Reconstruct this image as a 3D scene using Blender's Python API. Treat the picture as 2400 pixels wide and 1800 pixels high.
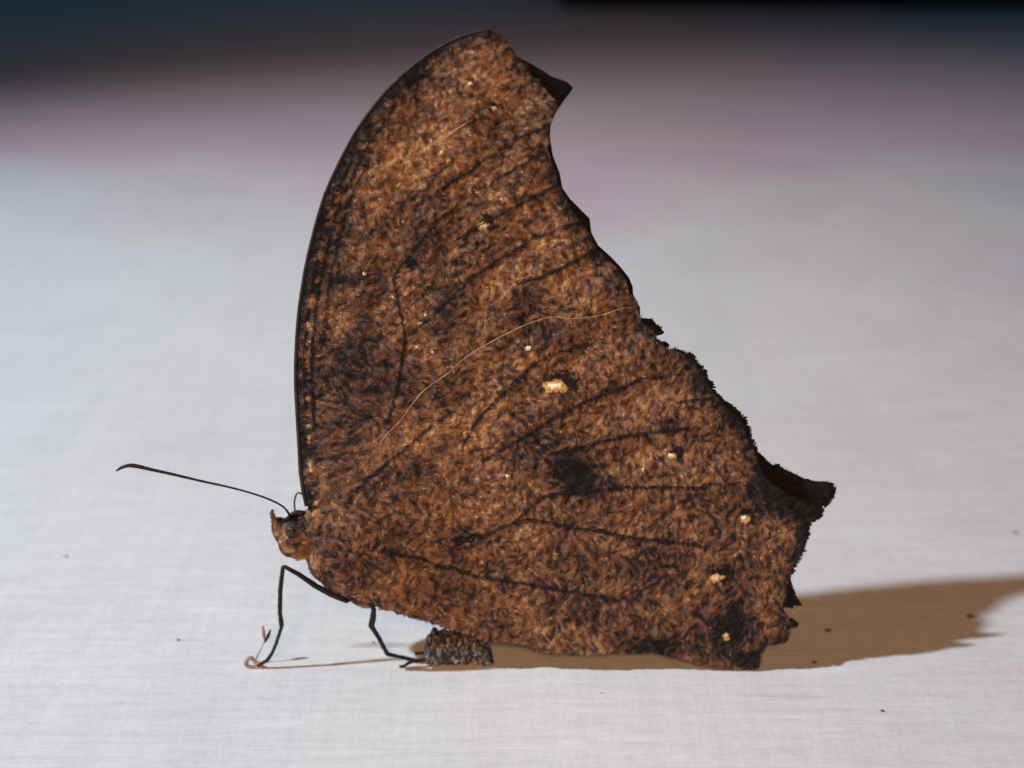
import bpy, bmesh, math, random
import numpy as np
from mathutils import Vector, Matrix
from mathutils.geometry import delaunay_2d_cdt

random.seed(7)
RNG = np.random.default_rng(11)
scene = bpy.context.scene
for o in list(bpy.data.objects):
    bpy.data.objects.remove(o)

# ------------------------------------------------------------------ camera
MM = 0.001
PITCH = math.radians(20.0)
FPX = 3485.0                       # focal length in photograph pixels (2400 wide)
DIST = 90.0 * MM
AIM_Z = 19.64 * MM
CP, SP = math.cos(PITCH), math.sin(PITCH)
CAM = np.array([0.0, -DIST * CP, AIM_Z + DIST * SP])
cam_data = bpy.data.cameras.new('camera')
cam = bpy.data.objects.new('camera', cam_data)
scene.collection.objects.link(cam)
cam.location = CAM
cam.rotation_euler = (math.pi / 2 - PITCH, 0, 0)
cam_data.sensor_width = 36.0
cam_data.lens = 36.0 * FPX / 2400.0
cam_data.clip_start = 0.002
cam_data.clip_end = 50.0
cam_data.dof.use_dof = True
cam_data.dof.focus_distance = 89.5 * MM
cam_data.dof.aperture_fstop = cam_data.lens / 1.5
scene.camera = cam
scene.render.resolution_x = 1024
scene.render.resolution_y = 768

# ------------------------------------------------------------------ light
world = bpy.data.worlds.new('World')
scene.world = world
world.use_nodes = True
bg = world.node_tree.nodes['Background']
bg.inputs['Color'].default_value = (0.014, 0.038, 0.053, 1)
bg.inputs['Strength'].default_value = 1.0


def aim(o, target):
    d = Vector(target) - o.location
    o.rotation_euler = d.to_track_quat('-Z', 'Y').to_euler()


# cool torch, low on the left and a little towards the viewer
kd = bpy.data.lights.new('torch_light', 'SPOT')
kd.energy = 9.8
kd.color = (0.745, 0.88, 1.0)
kd.shadow_soft_size = 0.008
kd.spot_size = math.radians(57.5)
kd.spot_blend = 1.0
key = bpy.data.objects.new('torch_light', kd)
scene.collection.objects.link(key)
KD = Vector((0.67, 0.226, -0.707)).normalized()
key.location = Vector((0.004, 0.010, 0.0)) - KD * 0.467
aim(key, (-0.054, 0.022, 0.0))
# added warm fill, above and behind the viewer, to brown the shadow
wd = bpy.data.lights.new('warm_fill_light', 'SPOT')
wd.energy = 21
wd.color = (1.0, 0.48, 0.155)
wd.shadow_soft_size = 0.09
wd.spot_size = math.radians(18)
wd.spot_blend = 1.0
warm = bpy.data.objects.new('warm_fill_light', wd)
scene.collection.objects.link(warm)
warm.location = (0.0, -0.75, 0.45)
aim(warm, (0.0, 0.035, 0.0))

scene.view_settings.view_transform = 'Standard'
scene.view_settings.look = 'None'
scene.view_settings.exposure = 0.0
scene.view_settings.gamma = 1.0
scene.view_settings.use_curve_mapping = False


# ------------------------------------------------------------------ helpers
def ray(px, py):
    px = np.asarray(px, float); py = np.asarray(py, float)
    a = (px - 1200.0) / FPX
    b = (900.0 - py) / FPX
    return np.stack([a, CP + b * SP, -SP + b * CP], -1)


def P(px, py, y=0.0):
    """place at depth y (metres behind the wing plane) of a point read off the photograph"""
    d = ray(px, py)
    t = (np.asarray(y, float) - CAM[1]) / d[..., 1]
    return CAM + d * t[..., None]


def G(px, py, z=0.0):
    d = ray(px, py)
    t = (z - CAM[2]) / d[..., 2]
    return CAM + d * t[..., None]


class Noise2:
    def __init__(self, seed):
        self.g = np.random.default_rng(seed).random((256, 256))

    def __call__(self, x, y):
        x = np.asarray(x, float); y = np.asarray(y, float)
        xi = np.floor(x).astype(int); yi = np.floor(y).astype(int)
        fx = x - xi; fy = y - yi
        fx = fx * fx * (3 - 2 * fx); fy = fy * fy * (3 - 2 * fy)
        g = self.g
        a = g[xi % 256, yi % 256]; b = g[(xi + 1) % 256, yi % 256]
        c = g[xi % 256, (yi + 1) % 256]; d = g[(xi + 1) % 256, (yi + 1) % 256]
        return (a * (1 - fx) + b * fx) * (1 - fy) + (c * (1 - fx) + d * fx) * fy


N1, N2, N3, N4, N5 = (Noise2(s) for s in (1, 2, 3, 4, 5))


def fbm(n, x, y, o=3):
    s = 0; a = 1.0; t = 0
    for k in range(o):
        s = s + a * n(x * 2 ** k + 17.3 * k, y * 2 ** k + 5.1 * k); t += a; a *= 0.5
    return s / t


def link(o, parent=None):
    scene.collection.objects.link(o)
    if parent:
        o.parent = parent
    return o


def mesh_obj(name, verts, faces, mat, parent=None, smooth=True):
    me = bpy.data.meshes.new(name)
    me.from_pydata([tuple(v) for v in verts], [], faces)
    me.materials.append(mat)
    if smooth:
        me.polygons.foreach_set('use_smooth', [True] * len(me.polygons))
    me.update()
    return link(bpy.data.objects.new(name, me), parent)


def set_color(me, cols, name='col'):
    at = me.color_attributes.new(name, 'FLOAT_COLOR', 'POINT')
    c = np.ones((len(me.vertices), 4), np.float32)
    c[:, :3] = cols
    at.data.foreach_set('color', c.ravel())


def fast_mesh(name, V, F4, cols, mat, parent=None):
    """V (n,3), F4 (m,4) quads, vectorised"""
    me = bpy.data.meshes.new(name)
    me.vertices.add(len(V)); me.vertices.foreach_set('co', np.asarray(V, np.float32).ravel())
    m = len(F4)
    me.loops.add(m * 4); me.loops.foreach_set('vertex_index', np.asarray(F4, np.int32).ravel())
    me.polygons.add(m)
    me.polygons.foreach_set('loop_start', np.arange(0, m * 4, 4, dtype=np.int32))
    me.polygons.foreach_set('use_smooth', np.ones(m, bool))
    me.update(calc_edges=True)
    me.validate()
    if cols is not None:
        set_color(me, cols)
    me.materials.append(mat)
    return link(bpy.data.objects.new(name, me), parent)


def strands(name, p, d, nrm, length, width, cols, mat, parent=None, lift=0.15, taper=0.5, bend=0.0):
    """flat little scales / hairs: root p, direction d, standing proud along nrm"""
    p = np.asarray(p); n = len(p)
    d = d / np.linalg.norm(d, axis=1, keepdims=True)
    s = np.cross(d, nrm); s /= np.maximum(np.linalg.norm(s, axis=1, keepdims=True), 1e-9)
    length = np.broadcast_to(length, (n,))[:, None]; width = np.broadcast_to(width, (n,))[:, None]
    lift = np.broadcast_to(lift, (n,))[:, None]; bend = np.broadcast_to(bend, (n,))[:, None]
    V = np.empty((n, 6, 3))
    for k, (f, w) in enumerate(((0, 0.7), (0.55, 1.0), (1.0, taper))):
        c = p + d * length * f + nrm * length * lift * (f * (1.6 - 0.6 * f)) + s * bend * length * f * f
        V[:, 2 * k] = c - s * width * 0.5 * w
        V[:, 2 * k + 1] = c + s * width * 0.5 * w
    b = (np.arange(n) * 6)[:, None]
    F = np.concatenate([b + np.array([[0, 1, 3, 2]]), b + np.array([[2, 3, 5, 4]])], 0)
    return fast_mesh(name, V.reshape(-1, 3), F, np.repeat(np.asarray(cols), 6, axis=0), mat, parent)


def catmull(pts, step=6.0, closed=False):
    pts = np.asarray(pts, float)
    n = len(pts); out = []
    rng = range(n) if closed else range(n - 1)
    for i in rng:
        if closed:
            p0, p1, p2, p3 = pts[i - 1], pts[i], pts[(i + 1) % n], pts[(i + 2) % n]
        else:
            p0, p1, p2, p3 = pts[max(i - 1, 0)], pts[i], pts[i + 1], pts[min(i + 2, n - 1)]
        k = max(1, int(np.linalg.norm((p2 - p1)[:2]) / step))
        for j in range(k):
            t = j / k
            out.append(0.5 * ((2 * p1) + (-p0 + p2) * t + (2 * p0 - 5 * p1 + 4 * p2 - p3) * t * t
                              + (-p0 + 3 * p1 - 3 * p2 + p3) * t ** 3))
    if not closed:
        out.append(pts[-1])
    return np.array(out)


def tube(name, pts, radii, mat, parent=None, sides=8, flat=1.0, knobs=0.0):
    pts = np.asarray(pts, float); n = len(pts)
    radii = np.broadcast_to(radii, (n,))
    tan = np.gradient(pts, axis=0)
    tan /= np.maximum(np.linalg.norm(tan, axis=1, keepdims=True), 1e-12)
    V = []; Fc = []
    ref = np.array([0.0, 1.0, 0.02])
    for i in range(n):
        a = np.cross(tan[i], ref); a /= max(np.linalg.norm(a), 1e-9)
        b = np.cross(tan[i], a)
        r = radii[i] * (1 + knobs * (random.random() - 0.5))
        for k in range(sides):
            th = 2 * math.pi * k / sides
            V.append(pts[i] + a * math.cos(th) * r + b * math.sin(th) * r * flat)
    for i in range(n - 1):
        for k in range(sides):
            k2 = (k + 1) % sides
            Fc.append((i * sides + k, i * sides + k2, (i + 1) * sides + k2, (i + 1) * sides + k))
    Fc.append(tuple(range(sides - 1, -1, -1)))
    Fc.append(tuple((n - 1) * sides + k for k in range(sides)))
    return mesh_obj(name, V, Fc, mat, parent)


# ------------------------------------------------------------------ materials
def new_mat(name):
    m = bpy.data.materials.new(name)
    m.use_nodes = True
    nt = m.node_tree
    return m, nt, nt.nodes, nt.links, nt.nodes['Principled BSDF']


def noise_node(nt, vec, scale, detail=4, rough=0.55, dist=0.0):
    n = nt.nodes.new('ShaderNodeTexNoise')
    n.inputs['Scale'].default_value = scale
    n.inputs['Detail'].default_value = detail
    n.inputs['Roughness'].default_value = rough
    n.inputs['Distortion'].default_value = dist
    if vec is not None:
        nt.links.new(vec, n.inputs['Vector'])
    return n


def mapped(nt, scale, rot=(0, 0, 0)):
    tc = nt.nodes.new('ShaderNodeTexCoord')
    mp = nt.nodes.new('ShaderNodeMapping')
    mp.inputs['Scale'].default_value = scale
    mp.inputs['Rotation'].default_value = rot
    nt.links.new(tc.outputs['Object'], mp.inputs['Vector'])
    return mp.outputs['Vector']


def ramp(nt, fac, stops):
    r = nt.nodes.new('ShaderNodeValToRGB')
    els = r.color_ramp.elements
    while len(els) < len(stops):
        els.new(0.5)
    for e, (pos, c) in zip(els, stops):
        e.position = pos; e.color = (*c, 1)
    nt.links.new(fac, r.inputs['Fac'])
    return r.outputs['Color']


def mix(nt, a, b, fac, mode='MIX'):
    m = nt.nodes.new('ShaderNodeMix')
    m.data_type = 'RGBA'; m.blend_type = mode
    for sock, val in ((m.inputs['Factor'], fac), (m.inputs['A'], a), (m.inputs['B'], b)):
        if hasattr(val, 'is_output'):
            nt.links.new(val, sock)
        elif isinstance(val, tuple):
            sock.default_value = (*val, 1)
        else:
            sock.default_value = val
    return m.outputs['Result']


def bump(nt, b, h, strength, dist):
    n = nt.nodes.new('ShaderNodeBump')
    n.inputs['Strength'].default_value = strength
    n.inputs['Distance'].default_value = dist
    nt.links.new(h, n.inputs['Height'])
    nt.links.new(n.outputs['Normal'], b.inputs['Normal'])


def mat_pigment(name, rough=0.62, spec=0.3, fine=True):
    """pigment colour from the mesh attribute, broken up by fine procedural grain"""
    m, nt, nodes, links, b = new_mat(name)
    at = nodes.new('ShaderNodeAttribute'); at.attribute_name = 'col'
    c = at.outputs['Color']
    if fine:
        v = mapped(nt, (1, 1, 1))
        n = noise_node(nt, v, 3200, 3, 0.6, 1.2)
        g = ramp(nt, n.outputs['Fac'], [(0.32, (0.35, 0.33, 0.36)), (0.52, (0.95, 0.95, 0.95)), (0.72, (1.45, 1.4, 1.35))])
        c = mix(nt, c, g, 1.0, 'MULTIPLY')
        bump(nt, b, n.outputs['Fac'], 0.6, 0.0001)
    links.new(c, b.inputs['Base Color'])
    b.inputs['Roughness'].default_value = rough
    b.inputs['Specular IOR Level'].default_value = spec
    return m


M_WING = mat_pigment('wing_membrane', 0.7, 0.25)
M_SCALE = mat_pigment('wing_scale', 0.6, 0.14, fine=False)
M_FUR = mat_pigment('body_hair', 0.7, 0.15, fine=False)


def mat_plain(name, c1, c2, scale, rough=0.5, spec=0.4, bmp=0.3, bd=0.00005):
    m, nt, nodes, links, b = new_mat(name)
    v = mapped(nt, (1, 1, 1))
    n = noise_node(nt, v, scale, 4, 0.6, 0.4)
    links.new(ramp(nt, n.outputs['Fac'], [(0.3, c1), (0.7, c2)]), b.inputs['Base Color'])
    b.inputs['Roughness'].default_value = rough
    b.inputs['Specular IOR Level'].default_value = spec
    bump(nt, b, n.outputs['Fac'], bmp, bd)
    return m


M_DARKWING = mat_plain('wing_upper_side', (0.003, 0.004, 0.005), (0.010, 0.010, 0.011), 2500, 0.75, 0.15)
M_VEIN = mat_plain('wing_vein', (0.008, 0.007, 0.008), (0.04, 0.026, 0.022), 1800, 0.6, 0.1)
M_VEINPALE = mat_plain('pale_wing_vein', (0.12, 0.065, 0.04), (0.52, 0.33, 0.2), 1500, 0.5, 0.3)
M_COSTA = mat_plain('costal_vein', (0.012, 0.010, 0.012), (0.05, 0.035, 0.03), 1500, 0.5, 0.3)
M_LEG = mat_plain('leg_cuticle', (0.005, 0.004, 0.004), (0.022, 0.014, 0.012), 2500, 0.5, 0.25)
M_FOOT = mat_plain('foot_cuticle', (0.14, 0.08, 0.055), (0.48, 0.34, 0.26), 2500, 0.5, 0.4)
M_ANT = mat_plain('antenna_cuticle', (0.006, 0.005, 0.005), (0.028, 0.016, 0.013), 3500, 0.5, 0.25)
M_EYE = mat_plain('eye', (0.012, 0.009, 0.009), (0.05, 0.03, 0.024), 1800, 0.35, 0.5)
M_BODY = mat_plain('body_cuticle', (0.06, 0.034, 0.024), (0.24, 0.13, 0.08), 1400, 0.85, 0.08, 0.5, 0.0001)


def mat_lump():
    m, nt, nodes, links, b = new_mat('charred_crumb')
    v = mapped(nt, (1.7, 1, 1.0), (0, 0.2, 0))
    n = noise_node(nt, v, 2100, 4, 0.6, 1.0)
    links.new(ramp(nt, n.outputs['Fac'], [(0.42, (0.014, 0.015, 0.019)), (0.50, (0.06, 0.057, 0.062)),
                                         (0.58, (0.22, 0.215, 0.24)), (0.68, (0.50, 0.47, 0.49))]), b.inputs['Base Color'])
    b.inputs['Roughness'].default_value = 0.5
    bump(nt, b, n.outputs['Fac'], 0.9, 0.0002)
    return m


M_LUMP = mat_lump()
M_GRIT = mat_plain('grit', (0.10, 0.07, 0.055), (0.26, 0.17, 0.13), 3000, 0.8, 0.2)
M_BLOCK = mat_plain('black_block', (0.006, 0.006, 0.008), (0.014, 0.014, 0.018), 60, 0.7, 0.2, 0.2, 0.001)


def mat_board():
    m, nt, nodes, links, b = new_mat('brushed_white_paint')
    # long brush marks along the board, faint cross marks, soft blotches
    g1 = noise_node(nt, mapped(nt, (130, 1500, 1), (0, 0, 0.03)), 1.0, 5, 0.62, 0.3)
    g2 = noise_node(nt, mapped(nt, (900, 45, 1), (0, 0, -0.10)), 1.0, 3, 0.6, 0.4)
    g3 = noise_node(nt, mapped(nt, (45, 260, 1)), 1.0, 4, 0.6, 0.8)
    g4 = noise_node(nt, mapped(nt, (1, 1, 1)), 38, 3, 0.55, 0.2)
    col = ramp(nt, g1.outputs['Fac'], [(0.30, (0.66, 0.66, 0.668)), (0.5, (0.72, 0.72, 0.725)), (0.74, (0.77, 0.77, 0.775))])
    c2 = ramp(nt, g2.outputs['Fac'], [(0.30, (0.955, 0.955, 0.96)), (0.7, (1.02, 1.02, 1.02))])
    col = mix(nt, col, c2, 1.0, 'MULTIPLY')
    pk = ramp(nt, g3.outputs['Fac'], [(0.58, (0, 0, 0)), (0.8, (0.38, 0.38, 0.38))])
    col = mix(nt, col, (0.70, 0.56, 0.56), pk)
    # rubbed pale patches, and pink undercoat showing through more towards one end of the board
    g5 = noise_node(nt, mapped(nt, (75, 420, 1), (0, 0, 0.02)), 1.0, 4, 0.6, 0.6)
    col = mix(nt, col, (0.84, 0.84, 0.84), ramp(nt, g5.outputs['Fac'], [(0.60, (0, 0, 0)), (0.74, (0.75, 0.75, 0.75))]))
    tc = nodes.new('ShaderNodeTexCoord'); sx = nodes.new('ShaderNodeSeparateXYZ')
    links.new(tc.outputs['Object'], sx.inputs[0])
    mr = nodes.new('ShaderNodeMapRange'); mr.interpolation_type = 'SMOOTHSTEP'
    mr.inputs['From Min'].default_value = 0.006; mr.inputs['From Max'].default_value = 0.05
    links.new(sx.outputs['X'], mr.inputs['Value'])
    g6 = noise_node(nt, mapped(nt, (160, 700, 1), (0, 0, 0.08)), 1.0, 5, 0.65, 0.8)
    pm = nodes.new('ShaderNodeMath'); pm.operation = 'MULTIPLY'
    links.new(mr.outputs[0], pm.inputs[0])
    links.new(ramp(nt, g6.outputs['Fac'], [(0.38, (0.1, 0.1, 0.1)), (0.75, (0.8, 0.8, 0.8))]), pm.inputs[1])
    col = mix(nt, col, (0.66, 0.53, 0.55), pm.outputs[0])
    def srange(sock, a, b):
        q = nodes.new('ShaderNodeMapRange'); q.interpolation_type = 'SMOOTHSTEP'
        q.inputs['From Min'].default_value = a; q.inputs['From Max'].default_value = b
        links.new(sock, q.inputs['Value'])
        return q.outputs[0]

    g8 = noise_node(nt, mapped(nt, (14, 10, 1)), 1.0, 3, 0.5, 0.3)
    # mauve of the fading light, painted into the far board with a noisy edge
    falloff_y = nodes.new('ShaderNodeMath'); falloff_y.operation = 'MULTIPLY_ADD'
    links.new(g8.outputs['Fac'], falloff_y.inputs[0]); falloff_y.inputs[1].default_value = 0.22
    links.new(sx.outputs['Y'], falloff_y.inputs[2])
    falloff_tint = nodes.new('ShaderNodeMath'); falloff_tint.operation = 'MULTIPLY'
    links.new(srange(falloff_y.outputs[0], 0.215, 0.275), falloff_tint.inputs[0]); falloff_tint.inputs[1].default_value = 0.8
    col = mix(nt, col, (0.71, 0.51, 0.58), falloff_tint.outputs[0])
    g9 = noise_node(nt, mapped(nt, (700, 5200, 1), (0, 0, 0.02)), 1.0, 3, 0.65, 0.2)
    g10 = noise_node(nt, mapped(nt, (3800, 900, 1), (0, 0, -0.05)), 1.0, 3, 0.65, 0.2)
    for gg in (g9, g10):
        col = mix(nt, col, ramp(nt, gg.outputs['Fac'], [(0.3, (0.945, 0.945, 0.947)), (0.7, (1.045, 1.045, 1.045))]), 1.0, 'MULTIPLY')
    # thin scratches
    g7 = noise_node(nt, mapped(nt, (40, 900, 1), (0, 0, -0.06)), 1.0, 2, 0.5, 1.5)
    col = mix(nt, col, (0.52, 0.50, 0.51), ramp(nt, g7.outputs['Fac'], [(0.70, (0, 0, 0)), (0.76, (0.6, 0.6, 0.6))]))
    bl = ramp(nt, g4.outputs['Fac'], [(0.3, (0.95, 0.945, 0.955)), (0.7, (1.03, 1.035, 1.03))])
    col = mix(nt, col, bl, 1.0, 'MULTIPLY')
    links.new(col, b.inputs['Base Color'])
    b.inputs['Roughness'].default_value = 0.62
    b.inputs['Specular IOR Level'].default_value = 0.25
    add = nodes.new('ShaderNodeMath'); add.operation = 'MULTIPLY_ADD'
    links.new(g2.outputs['Fac'], add.inputs[0]); add.inputs[1].default_value = 0.2
    links.new(g1.outputs['Fac'], add.inputs[2])
    ad2 = nodes.new('ShaderNodeMath'); ad2.operation = 'MULTIPLY_ADD'
    links.new(g9.outputs['Fac'], ad2.inputs[0]); ad2.inputs[1].default_value = 0.5
    links.new(add.outputs[0], ad2.inputs[2])
    bump(nt, b, ad2.outputs[0], 0.3, 0.0001)
    return m


M_BOARD = mat_board()

# ------------------------------------------------------------------ setting
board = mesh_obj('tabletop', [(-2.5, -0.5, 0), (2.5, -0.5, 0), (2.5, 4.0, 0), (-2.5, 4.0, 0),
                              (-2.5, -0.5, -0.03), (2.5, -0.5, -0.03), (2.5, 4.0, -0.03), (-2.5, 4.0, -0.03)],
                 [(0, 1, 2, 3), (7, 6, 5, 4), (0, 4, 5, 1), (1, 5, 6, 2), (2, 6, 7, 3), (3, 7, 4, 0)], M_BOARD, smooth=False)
board['kind'] = 'structure'
board['label'] = 'white painted board with fine brush marks'


def bevel_box(name, x0, x1, y0, y1, z0, z1, bev, mat, parent=None):
    bm = bmesh.new()
    bmesh.ops.create_cube(bm, size=1)
    for v in bm.verts:
        v.co = Vector(((x0 + x1) / 2 + v.co.x * (x1 - x0), (y0 + y1) / 2 + v.co.y * (y1 - y0), (z0 + z1) / 2 + v.co.z * (z1 - z0)))
    bmesh.ops.bevel(bm, geom=list(bm.edges), offset=bev, segments=3, affect='EDGES', profile=0.5)
    me = bpy.data.meshes.new(name); bm.to_mesh(me); bm.free()
    me.materials.append(mat)
    return link(bpy.data.objects.new(name, me), parent)


q = G(1310, 20)
blk = bevel_box('black_block', q[0], q[0] + 0.16, q[1], q[1] + 0.08, 0.0, 0.05, 0.004, M_BLOCK)
blk['label'] = 'black out-of-focus block standing far behind on the white board'
blk['category'] = 'block'

# ------------------------------------------------------------------ butterfly
root = bpy.data.objects.new('butterfly', None)
root.empty_display_size = 0.005
link(root)
root['label'] = 'brown mottled butterfly with closed ragged wings standing on the white board'
root['category'] = 'butterfly'

COSTA = [(718, 1186), (710, 1153), (703, 1104), (701, 1058), (696, 974), (692, 889), (694, 804), (701, 719), (714, 635),
         (721, 600), (738, 531), (762, 453), (792, 386), (830, 314), (867, 260), (914, 202), (969, 152), (1023, 114),
         (1074, 87), (1118, 73), (1152, 72)]
TIP = [(1179, 87), (1199, 111), (1213, 133), (1237, 165), (1260, 189), (1287, 219), (1301, 243), (1298, 270)]
MARGIN_F = [(1284, 294), (1281, 321), (1288, 365), (1304, 406), (1308, 430), (1326, 464), (1340, 491), (1366, 528),
            (1381, 555), (1397, 580), (1420, 604), (1446, 630), (1468, 660), (1476, 688), (1489, 700), (1495, 731)]
INNER_F = [(1500, 780), (1380, 830), (1200, 920), (1000, 1060), (850, 1180), (790, 1235), (750, 1220)]
HW_COSTA = [(738, 1196), (790, 1140), (838, 1098), (880, 1052), (911, 1014), (938, 987), (989, 920), (1050, 875), (1091, 838), (1152, 801),
            (1226, 764), (1291, 743), (1338, 747), (1401, 741), (1460, 722), (1486, 722)]
MARGIN_H = [(1497, 735), (1503, 752), (1520, 768), (1538, 784), (1536, 798), (1552, 806), (1556, 817), (1585, 820), (1608, 834), (1632, 854), (1651, 884),
            (1662, 907), (1677, 925), (1697, 951), (1734, 986), (1747, 1017), (1762, 1049), (1769, 1075), (1784, 1108),
            (1811, 1135), (1842, 1158), (1880, 1178), (1917, 1190), (1922, 1198), (1918, 1213), (1895, 1223), (1890, 1238), (1884, 1273), (1874, 1300),
            (1860, 1323), (1846, 1354), (1842, 1390), (1834, 1423), (1838, 1434), (1848, 1450), (1860, 1461), (1848, 1471),
            (1849, 1488), (1838, 1503), (1800, 1511), (1784, 1534), (1777, 1560), (1750, 1566), (1688, 1565), (1650, 1559),
            (1611, 1546), (1573, 1536), (1534, 1527), (1496, 1528), (1419, 1530), (1357, 1532), (1281, 1528), (1227, 1512), (1150, 1502),
            (1108, 1487), (1050, 1472), (1005, 1458), (961, 1445), (926, 1434), (900, 1428)]
BASE_H = [(862, 1410), (822, 1396), (786, 1368), (757, 1330), (738, 1290), (729, 1245), (728, 1215)]
FAR_F = [(760, 1180), (730, 1050), (722, 890), (735, 719), (775, 531), (830, 386), (910, 260), (1010, 165), (1100, 118), (1160, 112), (1216, 134),
         (1248, 151), (1277, 168), (1290, 178), (1328, 191), (1343, 205), (1337, 216), (1323, 233), (1301, 266), (1290, 294), (1289, 321), (1296, 365), (1312, 406),
         (1318, 440), (1336, 466), (1362, 492), (1382, 512), (1386, 545), (1402, 575), (1432, 602), (1453, 624), (1474, 650), (1483, 672), (1484, 690),
         (1500, 720), (1500, 800), (1350, 900), (1000, 1100), (800, 1230)]
FAR_H = [(790, 1200), (900, 1080), (1100, 880), (1300, 770), (1440, 742), (1494, 734), (1500, 745), (1516, 748), (1548, 766), (1551, 775), (1541, 784), (1528, 788), (1544, 799), (1564, 802), (1562, 810), (1545, 818),
         (1590, 818), (1614, 830), (1638, 853), (1658, 885), (1671, 912), (1690, 930), (1712, 952), (1744, 984), (1757, 1017), (1768, 1050), (1790, 1072), (1812, 1092), (1816, 1088), (1834, 1098),
         (1856, 1107), (1876, 1117), (1895, 1127), (1925, 1128), (1953, 1132), (1956, 1153), (1938, 1180), (1921, 1186), (1926, 1197), (1921, 1214), (1897, 1224), (1893, 1240), (1889, 1273), (1877, 1300),
         (1862, 1324), (1850, 1356), (1849, 1372), (1856, 1378), (1862, 1398), (1873, 1416), (1832, 1424), (1845, 1448), (1855, 1452), (1871, 1461), (1850, 1470), (1830, 1490),
         (1790, 1500), (1760, 1530), (1640, 1530), (1500, 1505), (1280, 1500), (1100, 1465), (960, 1420), (860, 1380), (800, 1280)]


def wing_y(px, py, side=-1):
    """depth of the wing surface: spread apart at the body, almost touching at the margins, gently pleated"""
    d2 = ((px - 800) ** 2 + (py - 1310) ** 2) / 230.0 ** 2
    y = 0.32 + 1.95 * np.exp(-d2)
    ang = np.arctan2(py - 1250, px - 760)
    r = np.hypot(px - 760, py - 1250)
    y = y + 0.10 * np.sin(ang * 34) * np.clip((r - 250) / 700, 0, 1)
    y = y + 0.30 * (fbm(N5, px / 210.0, py / 210.0, 2) - 0.5)
    return side * y * MM


HW_LIFT = 0.16 * MM
EYESPOTS = [  # px, py, half-width, half-height of the pale heart, and of the dark ring's shift
    (1297, 902, 22, 11, 1), (1133, 526, 12, 8, 1), (1101, 195, 6, 5, 1), (1156, 252, 5, 4, 0.4), (854, 641, 6, 4, 0), (1237, 816, 7, 5, 0),
    (1186, 1113, 8, 5, 0), (1573, 1066, 11, 7, 1), (1745, 1213, 10, 8, 1), (1675, 1352, 16, 9, 1), (1702, 1488, 6, 7, 1),
    (1011, 825, 4, 4, 0)]
BLOBS = [(955, 188, 75, 34, -.30), (1297, 785, 62, 42, -.30), (1362, 1123, 40, 44, -.75), (1340, 1085, 40, 22, -.35), (835, 900, 110, 110, -.16), (1237, 694, 40, 40, -.22),
         (1573, 990, 24, 28, -.35), (1714, 1470, 42, 66, -.48), (1562, 1519, 130, 24, -.28), (1825, 1180, 75, 40, -.35), (1900, 1195, 55, 34, -.8), (1885, 1270, 14, 50, -.4), (1745, 1545, 45, 22, -.3), (1770, 1140, 60, 40, -.2),
         (1075, 880, 28, 24, -.30), (985, 1100, 30, 18, -.2), (1230, 1075, 70, 60, -.14), (1500, 1390, 90, 50, -.10), (1090, 1265, 110, 26, -.22),
         (1040, 340, 180, 150, .15), (900, 420, 60, 120, .10), (1052, 1005, 100, 74, .26), (1334, 662, 60, 40, .15), (1519, 1075, 110, 30, .17), (1130, 960, 60, 50, .12),
         (1270, 850, 60, 30, .08), (1190, 640, 80, 60, .06), (960, 1160, 90, 60, .08), (1640, 1350, 60, 50, .10), (1200, 1260, 60, 40, .05), (870, 1400, 90, 40, .08), (1640, 910, 30, 40, -.25),
         (965, 615, 18, 18, -.5), (1400, 600, 30, 50, -.2), (830, 660, 80, 20, -.28), (830, 540, 90, 22, -.2), (1150, 330, 50, 40, -.08), (1350, 470, 50, 70, -.10), (1060, 730, 40, 60, -.10), (1440, 1450, 120, 50, -.06)]
PAL_T = np.array([0.0, 0.18, 0.36, 0.56, 0.74, 0.90, 1.0])
PAL = np.array([(0.012, 0.012, 0.016), (0.042, 0.030, 0.030), (0.125, 0.068, 0.046), (0.250, 0.131, 0.074),
                (0.44, 0.252, 0.112), (0.64, 0.43, 0.27), (0.90, 0.74, 0.62)])


def seg_dist(px, py, poly):
    poly = np.asarray(poly, float)
    best = np.full(np.shape(px), 1e9)
    for a, b in zip(poly[:-1], poly[1:]):
        ab = b - a; L = (ab ** 2).sum()
        t = np.clip(((px - a[0]) * ab[0] + (py - a[1]) * ab[1]) / L, 0, 1)
        best = np.minimum(best, np.hypot(px - a[0] - t * ab[0], py - a[1] - t * ab[1]))
    return best


COSTA_L = catmull(COSTA, 25)
MARG_L = np.array(TIP + MARGIN_F + MARGIN_H[:42])


def pigment_t(px, py):
    t = 0.36 + 0.40 * (fbm(N1, px / 95.0, py / 95.0, 3) - 0.5) + 0.26 * (fbm(N2, px / 22.0, py / 22.0, 2) - 0.5)
    for x, y, rx, ry, a in BLOBS:
        w = np.exp(-(((px - x) / rx) ** 2 + ((py - y) / ry) ** 2) * (0.8 + 0.9 * N3(px / 17.0, py / 17.0)))
        t = t + a * w
    dc = seg_dist(px, py, COSTA_L)
    band = np.clip(1 - dc / 48.0, 0, 1)
    t = t - band * (0.26 + 0.6 * (N4(px / 26.0, py / 15.0) - 0.35))
    t = t - np.exp(-(dc / 9.0) ** 2) * 0.35
    t = t + np.exp(-((dc - 24) / 6.0) ** 2) * 0.55 * (N3(px / 30 + 9, py / 11.0) > 0.55) * (py > 420)
    t = t + np.exp(-(((px - 770) / 18) ** 2 + ((py - 420) / 60) ** 2)) * 0.25
    dm = seg_dist(px, py, MARG_L)
    t = t - np.exp(-(dm / 20.0) ** 2) * 0.22 * (0.4 + 1.2 * N4(px / 40.0, py / 40.0))
    # lower half duller
    t = t - 0.07 * np.clip((px - 1150) / 500, 0, 1) * np.clip((py - 700) / 500, 0, 1)
    return t


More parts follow.
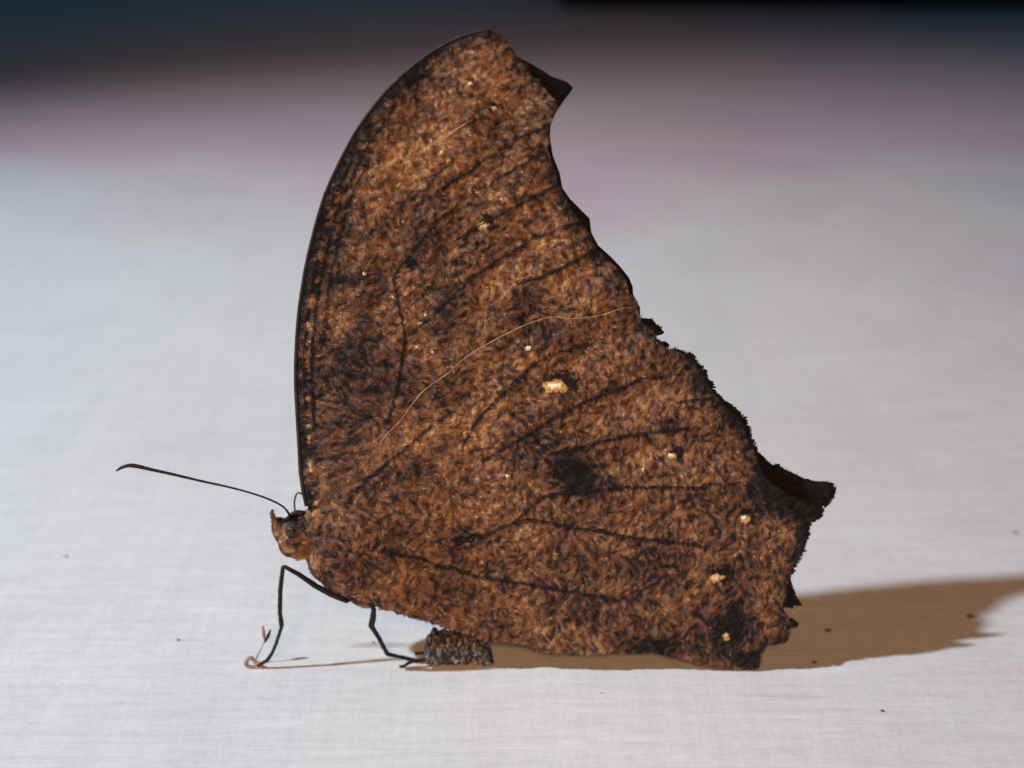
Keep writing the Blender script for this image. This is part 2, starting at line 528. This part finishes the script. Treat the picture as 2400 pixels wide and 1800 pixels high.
def palette(t):
    t = np.clip(t, 0, 1)
    return np.stack([np.interp(t, PAL_T, PAL[:, k]) for k in range(3)], -1)


def spots(px, py, col):
    for x, y, rx, ry, ring in EYESPOTS:
        wob = 0.55 + 0.9 * N3(px / 7.0, py / 7.0)
        if ring:
            d = np.hypot((px - x - rx * 0.9 * ring) / (rx * 2.0), (py - y + ry * 0.6) / (ry * 2.7)) / wob
            k = np.clip((1.0 - d) * 4, 0, 1)[:, None]
            col = col * (1 - k * 0.95) + np.array((0.010, 0.010, 0.014)) * k * 0.95
            d = np.hypot((px - x - rx * .1) / (rx * 1.25), (py - y - ry * .35) / (ry * 1.3)) / wob
            k = np.clip((1.0 - d) * 5, 0, 1)[:, None]
            col = col * (1 - k * 0.85) + np.array((0.72, 0.46, 0.17)) * k * 0.85
        sh = 0.62 if ring and rx > 9 else 0.85
        d = np.hypot((px - x) / (rx * sh), (py - y) / (ry * sh)) / wob
        k = np.clip((1.0 - d) * 5, 0, 1)[:, None]
        col = col * (1 - k) + np.array((0.95, 0.88, 0.74)) * k
    return col


def wing_color(px, py, jitter=None):
    t = pigment_t(px, py)
    if jitter is not None:
        t = t + jitter
    return spots(px, py, palette(t))


def inside(px, py, poly):
    poly = np.asarray(poly)
    x0, y0 = poly[:, 0], poly[:, 1]
    x1, y1 = np.roll(x0, -1), np.roll(y0, -1)
    c = np.zeros(np.shape(px), bool)
    for a, b, d, e in zip(x0, y0, x1, y1):
        if b == e:
            continue
        m = ((b > py) != (e > py)) & (px < (d - a) * (py - b) / (e - b) + a)
        c ^= m
    return c


def ragged(poly, amp, seed, keep=()):
    r = np.random.default_rng(seed)
    return poly + r.normal(0, amp, poly.shape)


def wing(name, outline, side, lift, mat, cell, thick, rag, seed, coloured):
    out = ragged(outline, rag, seed)
    # drop near-coincident points
    keep = [0]
    for i in range(1, len(out)):
        if np.hypot(*(out[i] - out[keep[-1]])) > 1.5:
            keep.append(i)
    out = out[keep]
    x0, y0 = out.min(0); x1, y1 = out.max(0)
    gx, gy = np.meshgrid(np.arange(x0, x1, cell), np.arange(y0, y1, cell))
    gx = gx.ravel() + RNG.uniform(-.3, .3, gx.size) * cell; gy = gy.ravel() + RNG.uniform(-.3, .3, gy.size) * cell
    m = inside(gx, gy, out)
    gx, gy = gx[m], gy[m]
    m = seg_dist(gx, gy, np.vstack([out, out[:1]])) > cell * 0.55
    pts = np.vstack([out, np.stack([gx[m], gy[m]], -1)])
    n = len(out)
    res = delaunay_2d_cdt([Vector(p) for p in pts], [(i, (i + 1) % n) for i in range(n)], [], 1, 1e-4)
    v2 = np.array([(v.x, v.y) for v in res[0]])
    px, py = v2[:, 0], v2[:, 1]
    Y = wing_y(px, py, side) + lift
    V = P(px, py, Y)
    faces = [tuple(f) for f in res[2]]
    o = mesh_obj(name, V, faces, mat, root)
    # make all faces look towards the outside of the closed pair
    bm = bmesh.new(); bm.from_mesh(o.data)
    bmesh.ops.recalc_face_normals(bm, faces=bm.faces)
    if sum(f.normal.y for f in bm.faces) * side < 0:
        bmesh.ops.reverse_faces(bm, faces=bm.faces)
    bm.to_mesh(o.data); bm.free()
    if coloured:
        set_color(o.data, wing_color(px, py))
    md = o.modifiers.new('thickness', 'SOLIDIFY')
    md.thickness = thick; md.offset = -1
    return o, out


fw_out = np.vstack([catmull(COSTA + TIP, 7)[:-1], catmull(MARGIN_F, 6), catmull(INNER_F, 12)])
hw_out = np.vstack([catmull(HW_COSTA, 7), catmull(MARGIN_H, 5), catmull(BASE_H, 8)])
forewing, fw_o = wing('forewing', fw_out, -1, 0.0, M_WING, 6.5, 0.06 * MM, 0.45, 3, True)
hindwing, hw_o = wing('hindwing', hw_out, -1, -HW_LIFT, M_WING, 6.5, 0.06 * MM, 0.6, 4, True)
far_f, ff_o = wing('forewing', np.array(FAR_F, float), 1, 0.0, M_DARKWING, 18, 0.06 * MM, 0.0, 5, False)
far_h, fh_o = wing('hindwing', np.array(FAR_H, float), 1, HW_LIFT, M_DARKWING, 18, 0.06 * MM, 0.0, 6, False)
far_f['label'] = 'dark far forewing showing as a black pointed tip'
far_h['label'] = 'dark far hindwing showing as a black ragged rim and tail'


VE_F = [
    [(989, 557), (957, 601), (928, 638), (925, 662), (933, 710), (942, 753), (947, 801), (938, 855), (928, 916), (918, 953), (905, 990)],
    [(957, 601), (989, 557), (1023, 522), (1062, 490)],
    [(935, 487), (965, 464), (1000, 440), (1023, 412), (1060, 375)],
    [(985, 478), (1023, 450), (1057, 426), (1104, 399), (1118, 386), (1176, 352), (1226, 318), (1281, 297)],
    [(1070, 562), (1108, 538), (1162, 508), (1209, 481), (1260, 457), (1309, 428)],
    [(1150, 430), (1206, 399), (1260, 365), (1284, 345)],
    [(950, 792), (989, 760), (1030, 719), (1091, 665), (1158, 614), (1226, 574), (1253, 558), (1315, 531), (1372, 514)],
    [(1210, 668), (1267, 649), (1326, 621), (1398, 582)],
    [(735, 1000), (728, 889), (730, 804), (740, 719), (753, 635), (775, 540), (806, 450), (850, 360), (890, 300), (930, 245)],
    [(715, 974), (711, 889), (713, 804), (722, 719), (735, 635), (757, 540), (786, 455), (822, 375)],
    [(757, 800), (764, 719), (775, 640), (797, 540), (826, 450), (862, 380)],
    [(1044, 325), (1075, 300), (1122, 273)]]
VE_H = [
    [(1080, 1052), (1104, 1008), (1145, 957), (1192, 906), (1237, 865), (1277, 838), (1315, 821), (1380, 806)],
    [(1131, 1079), (1223, 1025), (1288, 984), (1366, 943), (1456, 908), (1490, 890), (1560, 880)],
    [(1300, 1062), (1369, 1045), (1444, 1025), (1542, 1009), (1640, 1000)],
    [(1192, 1237), (1240, 1190), (1277, 1161), (1323, 1154), (1419, 1144), (1496, 1140), (1592, 1141), (1654, 1142)],
    [(1057, 1264), (1110, 1258), (1152, 1248), (1192, 1232), (1234, 1217), (1304, 1227), (1381, 1242), (1477, 1257), (1611, 1273), (1660, 1282)],
    [(830, 1150), (880, 1105), (935, 1060), (1010, 1000), (1060, 962)],
    [(1596, 938), (1640, 935), (1672, 930)],
    [(900, 1290), (980, 1310), (1120, 1350), (1280, 1375), (1450, 1405)]]



# ---- overlapping wing scales, thousands of them, laid along a wandering grain
def grain(px, py):
    base = np.zeros_like(px)
    # left part: streaks run square to the leading edge; right and lower part: near vertical
    left = np.clip(1 - (px - 700) / 420, 0, 1) * np.clip((py - 480) / 250, 0, 1) * np.clip((1210 - py) / 120, 0, 1)
    right = np.clip((px - 1100) / 350, 0, 1) * np.clip((py - 350) / 300, 0, 1)
    a = 0.9 * (1 - left) * (1 - right) + 0.18 * left + 1.62 * right
    amp = 1.0 - 0.72 * left - 0.55 * right
    a = a + amp * 5.2 * (fbm(N4, px / 30.0 + 3, py / 30.0, 2) - 0.5) * 1.5 + 1.1 * (N2(px / 17.0, py / 17.0) - 0.5)
    return a


def relief(px, py):
    """fine wrinkled height of the scale cover, in metres"""
    a = N1(px / 9.0 + 31, py / 8.0); b = N5(px / 19.0 + 7, py / 13.0 + 3)
    return (0.085 * a + 0.16 * b) * MM


def wing_scales(parent, out, side, lift, n, seed, keep_fn=None):
    r = np.random.default_rng(seed)
    x0, y0 = out.min(0); x1, y1 = out.max(0)
    px = r.uniform(x0, x1, n); py = r.uniform(y0, y1, n)
    m = inside(px, py, out)
    if keep_fn is not None:
        m &= keep_fn(px, py)
    px, py = px[m], py[m]
    a = grain(px, py)
    dx, dy = np.cos(a), np.sin(a)
    # colour wanders along the grain so that neighbouring scales form little worm-like strokes
    u = px * dx + py * dy; v = -px * dy + py * dx
    cx, cy = px + dx * 3.0, py + dy * 3.0
    sl = 2.6 + 2.6 * np.clip(1 - (px - 700) / 420, 0, 1) * np.clip((py - 480) / 250, 0, 1) * np.clip((1210 - py) / 120, 0, 1)
    stroke = 0
    for k in range(-2, 3):
        stroke = stroke + N3((cx + k * sl * dx) / 5.8 + 50, (cy + k * sl * dy) / 5.8) - 0.5
    stroke = np.tanh(stroke / 5 * 4.6)
    vd = np.full(px.size, 1e9)
    for vv in VE_F + VE_H:
        vd = np.minimum(vd, seg_dist(px, py, vv))
    jit = 0.205 * stroke + 0.05 - 0.32 * np.exp(-(vd / 4.5) ** 2) + r.normal(0, 0.045, px.size) + 0.30 * (r.random(px.size) > 0.988) - 0.22 * (r.random(px.size) > 0.97)
    jit = jit - 0.08 * (stroke < -0.7)
    col = wing_color(cx, cy, jit)
    a = a + r.normal(0, 0.14, px.size); dx, dy = np.cos(a), np.sin(a)
    def surf(x, y):
        return P(x, y, wing_y(x, y, side) + lift + side * (0.012 * MM + relief(x, y)))
    p = surf(px, py)
    d = surf(px + dx * 4, py + dy * 4) - p
    sd = surf(px - dy * 3, py + dx * 3) - p
    nrm = np.cross(d, sd); nrm *= np.sign(nrm[:, 1:2]) * side
    nrm = nrm / np.linalg.norm(nrm, axis=1, keepdims=True) + r.normal(0, 0.14, (px.size, 3))
    nrm /= np.linalg.norm(nrm, axis=1, keepdims=True)
    L = r.uniform(0.11, 0.20, px.size) * MM
    W = r.uniform(0.055, 0.095, px.size) * MM
    ds = np.full(px.size, 1e9)
    for x, y, rx, ry, _ in EYESPOTS:
        ds = np.minimum(ds, np.hypot((px - x) / (rx * 2.4), (py - y) / (ry * 2.4)))
    L = np.where(ds < 1, 0.16 * MM, L)
    o = strands('wing_scales', p, d, nrm, L, W, col, M_SCALE, parent, lift=np.abs(r.normal(0.07, 0.07, px.size)) + 0.02,
                taper=0.7, bend=r.normal(0, 0.2, px.size))
    o['kind'] = 'stuff'
    return o


under = catmull(HW_COSTA, 7)
hide = np.vstack([under, np.array([(1500, 900), (900, 1300)])])
wing_scales(forewing, fw_o, -1, 0.0, 250000, 21, lambda x, y: ~inside(x, y, hide) & (seg_dist(x, y, COSTA_L) > 5))
wing_scales(hindwing, hw_o, -1, -HW_LIFT, 280000, 22)

def dark_scales(parent, out, lift, n, seed, keep_fn):
    r = np.random.default_rng(seed)
    x0, y0 = out.min(0); x1, y1 = out.max(0)
    px = r.uniform(x0, x1, n); py = r.uniform(y0, y1, n)
    m = inside(px, py, out) & keep_fn(px, py)
    px, py = px[m], py[m]
    a = 0.5 + 4.0 * (N4(px / 16.0, py / 16.0) - 0.5); dx, dy = np.cos(a), np.sin(a)
    st = N2(px / 7.0, py / 7.0)
    Y = wing_y(px, py, 1) + lift - 0.02 * MM
    p = P(px, py, Y); d = P(px + dx * 4, py + dy * 4, Y) - p
    nrm = np.tile(np.array([0.0, -1.0, 0.0]), (px.size, 1)) + r.normal(0, 0.2, (px.size, 3))
    o = strands('wing_scales', p, d, nrm, r.uniform(0.16, 0.3, px.size) * MM, r.uniform(0.06, 0.12, px.size) * MM,
                palette(np.clip(0.0 + 0.26 * np.clip(st - 0.5, 0, 1) * 2 + r.normal(0, 0.02, px.size), 0, 1)) * 0.8, M_SCALE, parent,
                lift=np.abs(r.normal(0.08, 0.06, px.size)), taper=0.6)
    o['kind'] = 'stuff'


dark_scales(far_h, fh_o, HW_LIFT, 260000, 24, lambda x, y: (x > 1480) & (seg_dist(x, y, np.array(MARGIN_H[:42])) < 95) & ~inside(x, y, hw_o))

# ---- fringe of fine hairs along the ragged outer margins


def fringe(parent, pts, side, lift, seed, density, ln, col_fn):
    r = np.random.default_rng(seed)
    pts = catmull(pts, 4)
    n = int(density * len(pts))
    i = r.integers(0, len(pts) - 1, n); f = r.random(n)[:, None]
    q = pts[i] * (1 - f) + pts[i + 1] * f
    tg = pts[i + 1] - pts[i]
    out = np.stack([-tg[:, 1], tg[:, 0]], -1); out = -out / np.maximum(np.linalg.norm(out, axis=1, keepdims=True), 1e-6)
    ang = r.normal(0, 0.45, n)
    c, s = np.cos(ang), np.sin(ang)
    out = np.stack([out[:, 0] * c - out[:, 1] * s, out[:, 0] * s + out[:, 1] * c], -1)
    q0 = q - out * 3
    Y = wing_y(q0[:, 0], q0[:, 1], side) + lift
    p = P(q0[:, 0], q0[:, 1], Y)
    d = P(q0[:, 0] + out[:, 0] * 4, q0[:, 1] + out[:, 1] * 4, Y) - p
    nrm = np.tile(np.array([0.0, side, 0.0]), (n, 1)) + r.normal(0, 0.3, (n, 3))
    o = strands('fringe', p, d, nrm, r.uniform(0.5, 1.0, n) * ln * MM, r.uniform(0.025, 0.06, n) * MM, col_fn(q0[:, 0], q0[:, 1], r), M_FUR, parent,
                lift=r.normal(0, 0.2, n), taper=0.25, bend=r.normal(0, 0.3, n))
    o['kind'] = 'stuff'
    return o


def dark_cols(x, y, r):
    return palette(np.clip(r.normal(0.13, 0.1, x.size), 0, 1))


def near_cols(x, y, r):
    return palette(np.clip(pigment_t(x, y) - 0.12 + r.normal(0, 0.12, x.size), 0, 1))


fringe(forewing, MARGIN_F, -1, 0, 31, 1.6, 0.17, dark_cols)
fringe(hindwing, MARGIN_H[:-2], -1, -HW_LIFT, 32, 2.6, 0.32, near_cols)
fringe(far_h, FAR_H[6:56], 1, HW_LIFT, 33, 1.6, 0.22, dark_cols)

# ---- veins, each a fine raised tube on its wing


def vein(path, parent, lift, r, mat):
    c = catmull(path, 9)
    Y = wing_y(c[:, 0], c[:, 1], -1) + lift
    n = len(c)
    rad = r * MM * (0.75 + 0.5 * N1(c[:, 0] / 23.0, c[:, 1] / 23.0)) * np.minimum(1, np.minimum(np.arange(n) + 1.5, n - np.arange(n) + 0.5) / 5.0)
    return tube('vein', P(c[:, 0], c[:, 1], Y - (0.10 + 0.14 * N2(c[:, 0] / 9.0, c[:, 1] / 9.0)) * MM), rad, mat, parent, sides=5)


for k, v in enumerate(VE_F):
    vein(v, forewing, 0, 0.024 if k in (8, 9, 10, 2, 5) else 0.042, M_VEINPALE if k == 11 else M_VEIN)
for k, v in enumerate(VE_H):
    vein(v, hindwing, -HW_LIFT, 0.022 if k in (5, 7) else 0.040, M_VEIN)
g = vein(HW_COSTA[3:], hindwing, -HW_LIFT, 0.036, M_VEINPALE)
g['label'] = 'pale raised leading edge of the near hindwing'
cst = tube('costal_vein', P(COSTA_L[:, 0] + 1, COSTA_L[:, 1], wing_y(COSTA_L[:, 0], COSTA_L[:, 1], -1)), np.linspace(0.13, 0.07, len(COSTA_L)) * MM, M_COSTA, forewing, sides=6)


# ---- body: head, thorax and abdomen as one continuous skin
def body():
    bm = bmesh.new()

    def blob(px, py, rx, ry, rz, rot=0.0, y=0.0):
        c = P(px, py, y * MM)
        mtx = Matrix.Translation(Vector(c)) @ Matrix.Rotation(rot, 4, 'Y') @ Matrix.Diagonal((rx * MM, rz * MM, ry * MM, 1))
        bmesh.ops.create_icosphere(bm, subdivisions=4, radius=1.0, matrix=mtx)
    blob(688, 1255, 0.92, 1.42, 1.15, 0.30)          # head
    blob(664, 1248, 0.60, 1.05, 0.75, -0.42)         # face
    blob(702, 1290, 0.55, 0.52, 0.8)
    blob(724, 1238, 0.9, 1.15, 1.0)                  # neck
    blob(745, 1215, 0.75, 0.8, 0.9)
    blob(796, 1283, 1.75, 2.55, 1.65, 0.62)          # thorax
    blob(822, 1322, 2.0, 2.2, 1.7, 0.75)
    blob(852, 1370, 1.6, 1.25, 1.45, 0.75)
    for k in range(9):                               # abdomen, ringed
        f = k / 8
        blob(880 + 250 * f, 1345 + 85 * f, 1.0, 1.45 - 0.75 * f * f, 1.15 - 0.95 * f, 0.3)
    me = bpy.data.meshes.new('body'); bm.to_mesh(me); bm.free()
    o = bpy.data.objects.new('body', me); link(o)
    md = o.modifiers.new('remesh', 'REMESH'); md.mode = 'VOXEL'; md.voxel_size = 0.13 * MM
    sm = o.modifiers.new('smooth', 'SMOOTH'); sm.iterations = 6; sm.factor = 0.6
    dg = bpy.context.evaluated_depsgraph_get()
    new = bpy.data.meshes.new_from_object(o.evaluated_get(dg))
    bpy.data.objects.remove(o)
    new.name = 'body'
    new.materials.clear(); new.materials.append(M_BODY)
    new.polygons.foreach_set('use_smooth', [True] * len(new.polygons))
    b = bpy.data.objects.new('body', new)
    return link(b, root)


bod = body()


def fur(parent, name, me, n, seed, sel, ln, wd, tones, lift, flow, top=None):
    r = np.random.default_rng(seed)
    nf = len(me.polygons)
    cen = np.empty(nf * 3); me.polygons.foreach_get('center', cen); cen = cen.reshape(-1, 3)
    nr = np.empty(nf * 3); me.polygons.foreach_get('normal', nr); nr = nr.reshape(-1, 3)
    ok = np.where(sel(cen, nr))[0]
    i = r.choice(ok, n)
    p = cen[i] + r.normal(0, 0.06, (n, 3)) * MM; nn = nr[i]
    p = p - nn * ((p - cen[i]) * nn).sum(1, keepdims=True)
    d = np.tile(np.array(flow, float), (n, 1)) + r.normal(0, 0.55, (n, 3))
    d = d - nn * (d * nn).sum(1, keepdims=True)
    tone = np.clip(r.normal(tones[0], tones[1], n) + 0.9 * (N3(p[:, 0] * 4000, p[:, 2] * 4000) - 0.5), 0, 1)
    if top is not None:
        tone = np.clip(tone - 0.34 * np.clip((p[:, 2] - top) / (0.8 * MM), 0, 1), 0, 1)
    o = strands(name, p, d, nn, r.uniform(0.6, 1.2, n) * ln * MM, r.uniform(0.6, 1.3, n) * wd * MM, palette(tone), M_FUR, parent,
                lift=np.abs(r.normal(lift, 0.07, n)), taper=0.3, bend=r.normal(0, 0.3, n))
    o['kind'] = 'stuff'
    return o


HX = P(722, 1255)[0]
fur(bod, 'fur', bod.data, 42000, 41, lambda c, n: (c[:, 0] > HX) & (c[:, 0] < P(960, 1400)[0]), 0.30, 0.065, (0.40, 0.07), 0.08, (0.5, 0, -0.55))
fur(bod, 'head_scales', bod.data, 20000, 42, lambda c, n: (c[:, 0] <= HX), 0.17, 0.065, (0.48, 0.08), 0.07, (0.45, 0, -0.6), top=P(690, 1240)[2])
hairs = [(885, 1428), (926, 1434), (961, 1445), (1005, 1458), (1050, 1472)]
fringe(hindwing, hairs[::-1], -1, -HW_LIFT, 34, 3.0, 0.16, lambda x, y, r: palette(np.clip(r.normal(0.52, 0.12, x.size), 0, 1)))

# eye, lying on the side of the head
ec = P(680, 1247, -1.04 * MM)
bm = bmesh.new()
bmesh.ops.create_icosphere(bm, subdivisions=4, radius=1.0, matrix=Matrix.Translation(Vector(ec)) @ Matrix.Rotation(0.3, 4, 'Y') @ Matrix.Diagonal((0.30 * MM, 0.17 * MM, 0.38 * MM, 1)))
me = bpy.data.meshes.new('eye'); bm.to_mesh(me); bm.free(); me.materials.append(M_EYE)
me.polygons.foreach_set('use_smooth', [True] * len(me.polygons))
link(bpy.data.objects.new('eye', me), bod)
ec2 = ec.copy(); ec2[1] = 1.02 * MM
e2 = bpy.data.objects.new('eye', me.copy()); link(e2, bod)
e2.location = (0, 2.04 * MM, 0)

# palps: two pointed upturned snouts
for yy in (-0.32, 0.32):
    pth = catmull([(668, 1262), (653, 1243), (644, 1226), (638, 1212), (634, 1199)], 5)
    pr = np.interp(np.linspace(0, 1, len(pth)), [0, 0.35, 0.7, 1], [0.44, 0.36, 0.20, 0.05]) * MM
    pl = tube('palp', P(pth[:, 0] + 3, pth[:, 1], yy * MM), pr, M_BODY, bod, sides=9)
    fur(pl, 'palp_scales', pl.data, 420, 50, lambda c, n: c[:, 2] > -1, 0.16, 0.05, (0.30, 0.12), 0.05, (-0.3, 0, 0.8))
bump_top = catmull([(652, 1219), (664, 1222), (678, 1212), (693, 1202), (712, 1204)], 6)
tube('brow_tuft', P(bump_top[:, 0], bump_top[:, 1], -0.2 * MM), np.interp(np.linspace(0, 1, len(bump_top)), [0, .5, 1], [0.07, 0.16, 0.2]) * MM, M_LEG, bod, sides=8)

# antennae
ap = catmull([(682, 1212), (677, 1204), (664, 1188), (637, 1173), (596, 1158), (542, 1143), (474, 1128), (406, 1112), (352, 1100), (322, 1093),
              (303, 1091), (287, 1095), (278, 1100), (272, 1104)], 5)
s = np.linspace(0, 1, len(ap))
ar = np.interp(s, [0, 0.05, 0.3, 0.55, 0.8, 0.91, 0.965, 1], [0.085, 0.062, 0.060, 0.075, 0.100, 0.135, 0.105, 0.045]) * MM
tube('antenna', P(ap[:, 0], ap[:, 1], np.interp(s, [0, 0.1, 1], [-0.5, -0.9, -1.6]) * MM), ar, M_ANT, bod, sides=10, knobs=0.10)
ap = catmull([(694, 1210), (692, 1200), (690, 1182), (691, 1170), (696, 1157), (705, 1156), (716, 1170), (735, 1195), (760, 1230)], 4)
tube('antenna', P(ap[:, 0], ap[:, 1], np.linspace(0.5, 2.2, len(ap)) * MM), 0.055 * MM, M_ANT, bod, sides=8, knobs=0.1)


# legs
def leg(parts, y0, y1, label=None):
    """parts: list of (pixel path, radii in mm); one continuous mesh through all the joints"""
    path = np.array([p[:2] for p in parts], float); rad = np.array([p[2] for p in parts])
    dense = []; rr = []
    for i in range(len(path) - 1):
        k = max(2, int(np.hypot(*(path[i + 1] - path[i])) / 6))
        for j in range(k):
            f = j / k
            dense.append(path[i] * (1 - f) + path[i + 1] * f); rr.append(rad[i] * (1 - f) + rad[i + 1] * f)
    dense.append(path[-1]); rr.append(rad[-1])
    dense = np.array(dense); rr = np.array(rr)
    return dense, rr


def put_leg(parts, ys, seed):
    d, r = leg(parts, 0, 0)
    L = np.concatenate([[0], np.cumsum(np.hypot(*np.diff(d, axis=0).T))]); L /= L[-1]
    Y = np.interp(L, *ys) * MM
    W = P(d[:, 0], d[:, 1], Y)
    W[:, 2] = np.maximum(W[:, 2], r * MM * 0.85)
    o = tube('leg', W, r * MM, M_LEG, root, sides=9, knobs=0.12)
    # short bristles
    rg = np.random.default_rng(seed); n = 260
    i = rg.integers(8, len(W) - 1, n)
    tg = np.gradient(W, axis=0)[i]; tg /= np.linalg.norm(tg, axis=1, keepdims=True)
    rnd = rg.normal(0, 1, (n, 3)); nn = np.cross(tg, rnd); nn /= np.linalg.norm(nn, axis=1, keepdims=True)
    b = strands('bristles', W[i] + nn * (r[i] * MM)[:, None] * 0.8, tg + nn * 0.35, nn, rg.uniform(0.10, 0.24, n) * MM, rg.uniform(0.018, 0.04, n) * MM,
                np.tile(np.array((0.03, 0.02, 0.018)), (n, 1)), M_FUR, o, lift=0.2, taper=0.2)
    b['kind'] = 'stuff'
    return o


l1 = put_leg([(850, 1380, .20), (812, 1407, .21), (775, 1392, .20), (741, 1374, .185), (700, 1346, .155), (667, 1328, .12), (663, 1330, .135), (657, 1383, .15), (656, 1433, .14),
              (660, 1466, .15), (659, 1472, .11), (647, 1509, .115), (637, 1532, .11), (626, 1548, .125), (612, 1556, .10), (603, 1560, .09)],
             ([0, 0.09, 0.13, 0.42, 0.7, 1.0], [0.6, -0.7, -1.0, -1.2, -0.7, -0.1]), 61)
ft = catmull([(612, 1556), (598, 1552), (588, 1541), (580, 1546), (577, 1558), (588, 1566), (604, 1566), (616, 1561)], 4)
W = P(ft[:, 0], ft[:, 1], -0.05 * MM); W[:, 2] = np.maximum(W[:, 2], 0.09 * MM)
fo = tube('foot', W, 0.125 * MM, M_FOOT, l1, sides=8, knobs=0.15)
fo['label'] = 'pale brown curled foot'
st = catmull([(596, 1552), (604, 1536), (611, 1522), (618, 1508), (621, 1500)], 4)
tube('spur', P(st[:, 0], st[:, 1], 0.5 * MM), np.linspace(0.05, 0.04, len(st)) * MM, M_FOOT, l1, sides=6)
for a, mt in (([(620, 1506), (627, 1494), (634, 1476)], M_LEG), ([(620, 1500), (618, 1484), (616, 1467)], M_FOOT)):
    c = catmull(a, 3)
    tube('spur', P(c[:, 0], c[:, 1], 0.5 * MM), np.interp(np.linspace(0, 1, len(c)), [0, .5, 1], [.05, .12, .05]) * MM, mt, l1, sides=7)

l2 = put_leg([(846, 1385, .16), (862, 1406, .17), (876, 1428, .16), (874, 1448, .20), (870, 1467, .20), (876, 1476, .15), (888, 1495, .15), (900, 1518, .125), (908, 1533, .14),
              (930, 1538, .11), (953, 1543, .12), (976, 1549, .13), (1008, 1545, .10)], ([0, 0.1, 0.3, 0.7, 1.0], [-1.8, -1.9, -1.5, -0.4, 0.15]), 62)
cl = catmull([(968, 1549), (955, 1556), (946, 1561), (936, 1562)], 4)
W = P(cl[:, 0], cl[:, 1], -0.02 * MM); W[:, 2] = np.maximum(W[:, 2], 0.08 * MM)
tube('claw', W, np.linspace(0.12, 0.085, len(cl)) * MM, M_LEG, l2, sides=7)
l3 = put_leg([(880, 1380, .15), (930, 1400, .15), (1065, 1440, .12), (1062, 1482, .11), (1030, 1515, .11), (1000, 1529, .10), (972, 1532, .085)],
             ([0, 0.2, 0.6, 1.0], [1.0, 1.6, 1.9, 1.6]), 63)

# ------------------------------------------------------------------ dark crumb under the hindwing
cc = G(1078, 1556)
bm = bmesh.new()
nx, ns = 40, 36
prof_top = [(0, .7), (.03, 1.7), (.12, 2.35), (.22, 2.38), (.45, 2.2), (.7, 2.05), (.9, 1.75), (.97, 1.35), (1, .6)]
x0c, x1c = P(997, 1520)[0], P(1151, 1520)[0]
ring = []
for i in range(nx + 1):
    f = i / nx
    h = np.interp(f, *zip(*prof_top)) * MM
    x = x0c + (x1c - x0c) * f
    vs = []
    for k in range(ns):
        th = 2 * math.pi * k / ns
        rib = 1 + 0.085 * math.sin(f * 44 + math.sin(th * 2) * 1.5) + 0.13 * (float(N1(f * 9 + 3, th * 2.2)) - 0.5) + 0.16 * (float(N2(f * 22, th * 5)) - 0.5)
        yy = math.cos(th) * 0.95 * MM * rib * min(1, h / (1.3 * MM))
        zz = (0.5 + 0.5 * math.sin(th) * rib) * h
        vs.append(bm.verts.new((x + math.sin(th) * -0.00015 + 0.05 * MM * math.sin(th * 5 + f * 9), cc[1] + 0.2 * MM + yy, max(zz, 0.0))))
    ring.append(vs)
for i in range(nx):
    for k in range(ns):
        bm.faces.new((ring[i][k], ring[i][(k + 1) % ns], ring[i + 1][(k + 1) % ns], ring[i + 1][k]))
bm.faces.new(ring[0]); bm.faces.new(ring[-1][::-1])
bmesh.ops.recalc_face_normals(bm, faces=bm.faces)
# a scooped hollow near the right end
hc = Vector((P(1106, 1536)[0], cc[1] - 0.6 * MM, 0.62 * MM))
for v in bm.verts:
    dd = (Vector(((v.co.x - hc.x) / 1.25, v.co.y - hc.y, (v.co.z - hc.z) * 1.3))).length / (0.62 * MM)
    if dd < 1:
        v.co.y += 0.55 * MM * (1 - dd * dd)
me = bpy.data.meshes.new('dark_crumb'); bm.to_mesh(me); bm.free()
me.materials.append(M_LUMP)
me.polygons.foreach_set('use_smooth', [True] * len(me.polygons))
crumb = link(bpy.data.objects.new('dark_crumb', me))
crumb['label'] = 'charcoal-grey ribbed crumb lying under the lower edge of the hindwing'
crumb['category'] = 'crumb'

# ------------------------------------------------------------------ specks of grit on the board
SPECKS = [(418, 1501, .16, 'beside the front leg, left of the curled foot'), (155, 1305, .20, 'on open board beyond the antenna'),
          (875, 1507, .14, 'just before the middle leg'), (1941, 1480, .30, 'in the middle of the brown shadow'),
          (1909, 1554, .24, 'near the front edge of the brown shadow'), (2275, 1447, .34, 'in the far end of the brown shadow'),
          (2068, 1667, .18, 'in front of the shadow'), (1410, 1625, .10, 'in front of the hindwing'), (2380, 1250, .22, 'behind the shadow')]
for k, (x, y, r, where) in enumerate(SPECKS):
    r *= 0.58
    bm = bmesh.new()
    bmesh.ops.create_icosphere(bm, subdivisions=2, radius=r * MM)
    rs = random.Random(k)
    for v in bm.verts:
        v.co *= rs.uniform(0.75, 1.25)
        v.co.x *= 1.25; v.co.z *= 0.45
    zmin = min(v.co.z for v in bm.verts)
    for v in bm.verts:
        v.co.z -= zmin
    me = bpy.data.meshes.new('grit_speck'); bm.to_mesh(me); bm.free(); me.materials.append(M_GRIT)
    o = link(bpy.data.objects.new('grit_speck', me))
    o.location = G(x, y)
    o['label'] = 'tiny brown speck of grit ' + where
    o['category'] = 'speck'
    o['group'] = 'specks of grit on the board'
